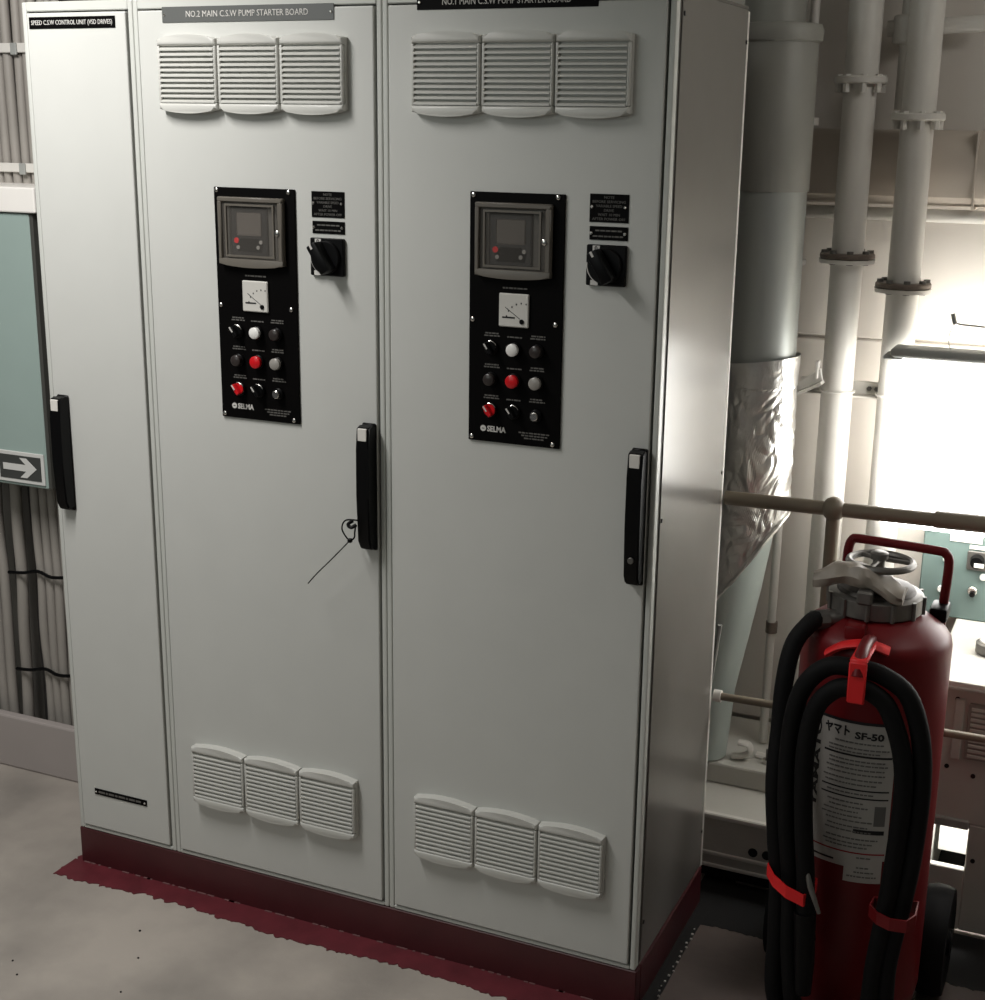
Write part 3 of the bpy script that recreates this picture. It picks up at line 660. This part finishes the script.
lpt = bpy.data.lights.new('recess_fill', 'AREA'); lpt.size = .05; lpt.energy = 1.2; lpt.color = (1, .98, .95); lo = bpy.data.objects.new('recess_fill', lpt); COL.objects.link(lo); lo.location = (.58, .685, .33); lo.rotation_euler = (math.radians(35), 0, 0)  # added unseen light that brightens the machine opening
gp = thing('control_box', (.7, 1.06, .646), 'grey green control box with knobs and nameplates on the white machine top', 'control box')
part('body', box(B(), .392, .95, 1.04, 1.095, .647, .885, .003), M['teal_dark'], gp)
part('nameplate', box(B(), .456, .535, 1.036, 1.041, .851, .871, .001), M['white'], gp)
part('nameplate', box(B(), .505, .545, 1.036, 1.041, .836, .846, .001), M['white'], gp)
part('switch_plate', box(B(), .502, .556, 1.034, 1.041, .782, .832, .002), M['steel'], gp)
part('switch_knob', tube(B(), [(.527, 1.036, .808), (.527, 1.012, .808)], [.018, .015], 18), M['black'], gp, True)
part('switch_pointer', box(B(), .522, .546, 1.008, 1.013, .797, .808, .001), M['white'], gp)
for x, z in ((.452, .803), (.446, .722), (.545, .767)): part('pilot_lamp', disc(B(), (x, 1.041, z), .0085, .012, 14, bev=.002), M['whitebtn'], gp, True)
part('toggle', disc(B(), (.523, 1.041, .728), .012, .014, 14, bev=.002), M['chrome'], gp, True)
part('toggle_tip', disc(B(), (.524, 1.027, .722), .007, .008, 10), M['black'], gp, True)
for x, z in ((.402, .876), (.404, .655)): part('screw', disc(B(), (x, 1.041, z), .006, .004, 10), M['chrome'], gp)
part('top_clip', box(B(), .402, .425, 1.03, 1.05, .876, .893, .002), M['white'], gp)
ga = thing('gauge', (.588, .82, .646), 'round steel gauge lying on the white machine top', 'gauge')
part('case', lathe(B(), .596, .82, [(.034, .647), (.036, .65), (.036, .672), (.030, .676)], 28), M['steel'], ga, True)
part('dial', lathe(B(), .596, .82, [(.028, .6765), (.026, .679)], 28), M['whitebtn'], ga, True)

# ------------------------------------------------------------------ wheeled fire extinguisher
EX, EY, ER = .413, .205, .148
ex = thing('fire_extinguisher', (EX, EY, 0), 'large red wheeled fire extinguisher with a black hose, right of the cabinets', 'fire extinguisher')
part('cylinder', lathe(B(), EX, EY, [(.05, .045), (ER-.03, .05), (ER-.006, .075), (ER, .11), (ER, .868), (ER-.003, .881), (ER-.012, .893), (ER-.032, .908), (.098, .920), (.085, .926), (.07, .928)], 56), M['ext_red'], ex, True)
part('neck_ring', lathe(B(), EX-.008, EY, [(.088, .926), (.093, .930), (.093, .962), (.088, .966), (.075, .967)], 40), M['steel'], ex, True)
for k in range(12):
    a = 2*PI*k/12; b = B(); tube(b, [(EX-.008+.094*math.cos(a), EY+.094*math.sin(a), .928), (EX-.008+.094*math.cos(a), EY+.094*math.sin(a), .964)], .005, 6); part('lug', b, M['steel'], ex)
part('cap', lathe(B(), EX-.008, EY, [(.078, .967), (.074, .974), (.055, .980), (.03, .984)], 36), mat('cap_steel', (70, 66, 62), .5, .5), ex, True)
part('valve_stem', lathe(B(), EX-.008, EY, [(.020, .984), (.020, 1.01), (.012, 1.012), (.012, 1.030), (.018, 1.031), (.018, 1.043), (.012, 1.046)], 14), M['steel'], ex, True)
hw = part('valve_wheel', ring(B(), (EX-.004, EY, 1.024), .062, .0075, 30, 8, 'z'), M['steel'], ex, True)
for a in (.3, .3+2*PI/3, .3+4*PI/3):
    part('spoke', tube(B(), [(EX-.004+.01*math.cos(a), EY+.01*math.sin(a), 1.03), (EX-.004+.058*math.cos(a), EY+.058*math.sin(a), 1.024)], .005, 8), M['steel'], hw, True)
part('square_nut', box(B(), EX-.03, EX+.0, EY-.103, EY-.05, .962, .990, .004), M['steel'], ex)
part('outlet_fitting', tube(B(), [(EX-.085, EY-.075, .915), (EX-.115, EY-.09, .912)], .021, 8), M['steel'], ex)
part('outlet_fitting', tube(B(), [(EX-.06, EY-.06, .918), (EX-.088, EY-.076, .915)], .018, 10), M['steel'], ex, True)
part('red_lug', box(B(), EX-.045, EX-.005, EY-.125, EY-.06, .885, .925, .006, 2), M['ext_red'], ex, True)
# carrying frame: handle bar running down the back to the axle
hb = smooth_path([(.3225, .36, .16), (.3225, .345, .5), (.3225, .33, .80), (.3225, .31, .90), (.3255, .305, .985), (.328, .305, 1.020), (.334, .305, 1.034), (.346, .305, 1.038), (.43, .305, 1.036), (.508, .305, 1.033), (.522, .305, 1.028), (.529, .305, 1.012), (.528, .305, .96), (.525, .31, .90), (.522, .33, .80), (.522, .345, .5), (.522, .36, .16)], 5)
part('handle_bar', tube(B(), hb, .0098, 12), M['ext_red'], ex, True)
for x in (.3225, .522): part('bar_bracket', box(B(), x-.018, x+.018, .26, .325, .895, .925, .006, 2), M['black'], ex, True)
part('axle', tube(B(), [(.255, .37, .118), (.60, .37, .118)], .013, 12), M['steel'], ex, True)
for x in (.245, .575):
    wb = B(); prof = [(-.026, .03), (-.026, .085), (-.031, .10), (-.029, .116), (-.012, .122), (.012, .122), (.029, .116), (.031, .10), (.026, .085), (.026, .03)]
    rings = [[wb.verts.new((x+dx, .37+rr*math.cos(2*PI*k/40), .1225+rr*math.sin(2*PI*k/40))) for k in range(40)] for dx, rr in prof]
    for a, b in zip(rings, rings[1:]):
        for k in range(40): wb.faces.new((a[k], a[(k+1) % 40], b[(k+1) % 40], b[k]))
    wb.faces.new(rings[0][::-1]); wb.faces.new(rings[-1])
    wh = part('wheel', wb, M['rubber'], ex, True)
    part('hub_cap', tube(B(), [(x-.034, .37, .1225), (x+.034, .37, .1225)], .03, 16), M['black'], wh, True)
part('foot', box(B(), EX-.1, EX+.1, EY-.12, EY+.06, 0.002, .052, .004), M['ext_red'], ex)
part('axle_bracket', box(B(), EX-.09, EX+.09, EY+.10, .385, .10, .14, .004), M['ext_red'], ex)
# paper label wrapped round the cylinder
LA = -.005
def wrap(bm, Rr, a0=LA):
    """x is arc length from the label's middle, y is height above the skin"""
    for v in bm.verts:
        a = v.co.x/ER+a0/ER; rr = Rr-v.co.y
        v.co = Vector((EX+rr*math.sin(a), EY-rr*math.cos(a), v.co.z))
    return bm
def patch(x0, x1, z0, z1, th=.0006, off=.0):
    bm = B(); n = max(2, int((x1-x0)/.008))
    for i in range(n):
        a, b = x0+(x1-x0)*i/n, x0+(x1-x0)*(i+1)/n
        box(bm, a, b, -off-th, -off, z0, z1)
    bmesh.ops.remove_doubles(bm, verts=bm.verts[:], dist=1e-6)
    return wrap(bm, ER+.0002)
lb = part('label', merge(patch(-.083, .083, .443, .735), patch(-.080, .002, .425, .443), patch(.002, .076, .393, .443)), M['label'], ex)
for x0, x1, z0, z1 in ((-.083, .083, .734, .740), (-.058, .077, .665, .669), (-.058, .077, .593, .596), (-.058, .077, .576, .579), (.014, .074, .501, .510), (-.078, -.020, .434, .438)):
    part('label_rule', patch(x0, x1, z0, z1, .0004, .0006), M['ink'], lb)
part('label_red_line', patch(-.083, .079, .456, .459, .0004, .0006), M['inkred'], lb)
part('label_grey_box', patch(.052, .074, .520, .563, .0004, .0006), M['inkgrey'], lb)
part('label_side_strip', patch(-.083, -.0665, .523, .733, .0003, .0006), M['label'], lb)
def ltext(body, x, z, h, wdt, m='ink', rot=False):
    bm = text_bm(body, h, wdt, .0002, bold=h*.055)
    if rot:
        for v in bm.verts: v.co = Vector((-v.co.z, v.co.y, v.co.x))
    for v in bm.verts: v.co = Vector((v.co.x+x, v.co.y-.0011, v.co.z+z-.012))
    part('lettering', wrap(bm, ER+.0002), M[m], lb)
ltext('ヤマト', -.034, .727, .017, .052)
ltext('SF-50', .030, .722, .014, .056)
ltext('YAMATO', -.0745, .640, .013, .20, 'ink', True)
d = B(); rnd = 0
for z in (.706, .694, .686, .668, .660, .650, .640, .628, .618, .598, .578, .568, .558, .548, .538, .526, .516, .500, .490, .482, .460, .438, .428, .418):
    x0 = -.056 if z > .46 else .008
    dashes(d, x0+random.uniform(0, .02), (.05 if .53 < z < .58 else .070)-random.uniform(0, .03), -.0012, z-.012, .0028, int(z*1000))
part('small_print', wrap(d, ER+.0002), M['inkgrey'], lb, kind='stuff')
# hose: from the valve over the left side, twice round the hook
HR = .0182
hose = [(EX-.105, EY-.085, .914), (.299, .10, .912), (.274, .075, .872), (.266, .05, .80), (.266, .035, .70), (.268, .012, .60), (.281, .004, .48), (.291, .002, .40), (.296, .0, .28), (.305, .0, .12), (.385, -.005, .05), (.508, -.008, .12), (.521, -.008, .28), (.546, -.008, .50), (.548, -.006, .70), (.517, -.008, .825), (.464, -.01, .868), (.412, -.012, .876), (.356, -.012, .868), (.312, -.012, .81), (.297, -.012, .70), (.302, -.014, .55), (.320, -.014, .40), (.328, -.014, .25), (.350, -.014, .11), (.40, -.014, .08), (.482, -.016, .13), (.497, -.018, .28), (.514, -.02, .48), (.518, -.022, .68), (.484, -.024, .80), (.446, -.026, .838), (.412, -.028, .842), (.377, -.028, .832), (.344, -.028, .785), (.332, -.028, .69), (.338, -.03, .56), (.351, -.032, .44), (.357, -.036, .37), (.364, -.038, .30)]
part('hose', tube(B(), smooth_path(hose, 6), HR, 14), M['rubber'], ex, True)
part('nozzle', tube(B(), [(.354, -.040, .455), (.366, -.054, .425), (.388, -.058, .374)], [.004, .006, .004], 10), M['steel'], ex, True)
part('nozzle_grip', tube(B(), [(.357, -.038, .36), (.364, -.04, .25), (.366, -.04, .18)], [.022, .02, .016], 14), M['black'], ex, True)
# hook with red strap across the top of the hose loops
part('hose_hook', tube(B(), smooth_path([(.4215, .075, .905), (.4215, .03, .915), (.4215, -.03, .907), (.4215, -.055, .875)], 5), .012, 10), M['ext_red'], ex, True)
hs = B(); box(hs, .405, .438, -.058, -.050, .822, .905, .003); box(hs, .405, .438, -.055, .065, .902, .909, .003); part('hook_strap', hs, M['strap_red'], ex, True)
hs = B(); ps = smooth_path([(.345, .060, .872), (.375, .056, .893), (.42, .054, .903), (.46, .058, .893)], 5); part('top_strap', tube(hs, ps, .022, 10, squash=.35), M['strap_red'], ex, True)
def band(x0, x1, z, dz, m):
    b = B(); p = [(x0-.004, .02), (x0-.006, -.01), (x0+.012, -.036), ((x0+x1)/2, -.054), (x1-.008, -.056), (x1+.004, -.03), (x1+.002, .02)]
    for (a, c), (a2, c2) in zip(p, p[1:]+p[:1]):
        za = z+dz*(a-x0)/(x1-x0); zb = z+dz*(a2-x0)/(x1-x0)
        vs = [b.verts.new(q) for q in ((a, c, za), (a2, c2, zb), (a2, c2, zb+.026), (a, c, za+.026))]; b.faces.new(vs)
    bmesh.ops.remove_doubles(b, verts=b.verts[:], dist=1e-5)
    o = part('hose_band', b, M[m], ex)
    md = o.modifiers.new('solid', 'SOLIDIFY'); md.thickness = .003; md.offset = 1
band(.279, .362, .402, -.024, 'strap_red'); band(.484, .560, .366, .010, 'ext_red')
# plastic wrap left over the valve
rb = B(); nu, nv = 26, 14; gr = []
for i in range(nu+1):
    t_ = i/nu; row = []
    cx_ = .292+.175*t_; cz_ = .972+.030*math.sin(PI*min(1, t_*1.05))*t_+.012*math.sin(5*t_)-.008*t_
    ra = .016+.038*t_**.7*(1-.35*t_); rz_ = .016+.008*math.sin(PI*t_)
    for k in range(nv):
        a = 2*PI*k/nv; q = Vector((t_*4.5, math.cos(a)*1.3, math.sin(a)*1.3)); s = 1+.40*noise.noise(q)+.14*noise.noise(q*2.3)
        row.append(rb.verts.new((cx_, EY-.065+.02*t_+ra*s*math.cos(a), cz_+.021+rz_*s*math.sin(a))))
    gr.append(row)
for i in range(nu):
    for k in range(nv): rb.faces.new((gr[i][k], gr[i][(k+1) % nv], gr[i+1][(k+1) % nv], gr[i+1][k]))
rb.faces.new(gr[0][::-1]); rb.faces.new(gr[-1])
tag(part('plastic_wrap', rb, M['rag'], None, True), 'crumpled pale plastic wrap draped over the valve of the fire extinguisher', 'wrap')
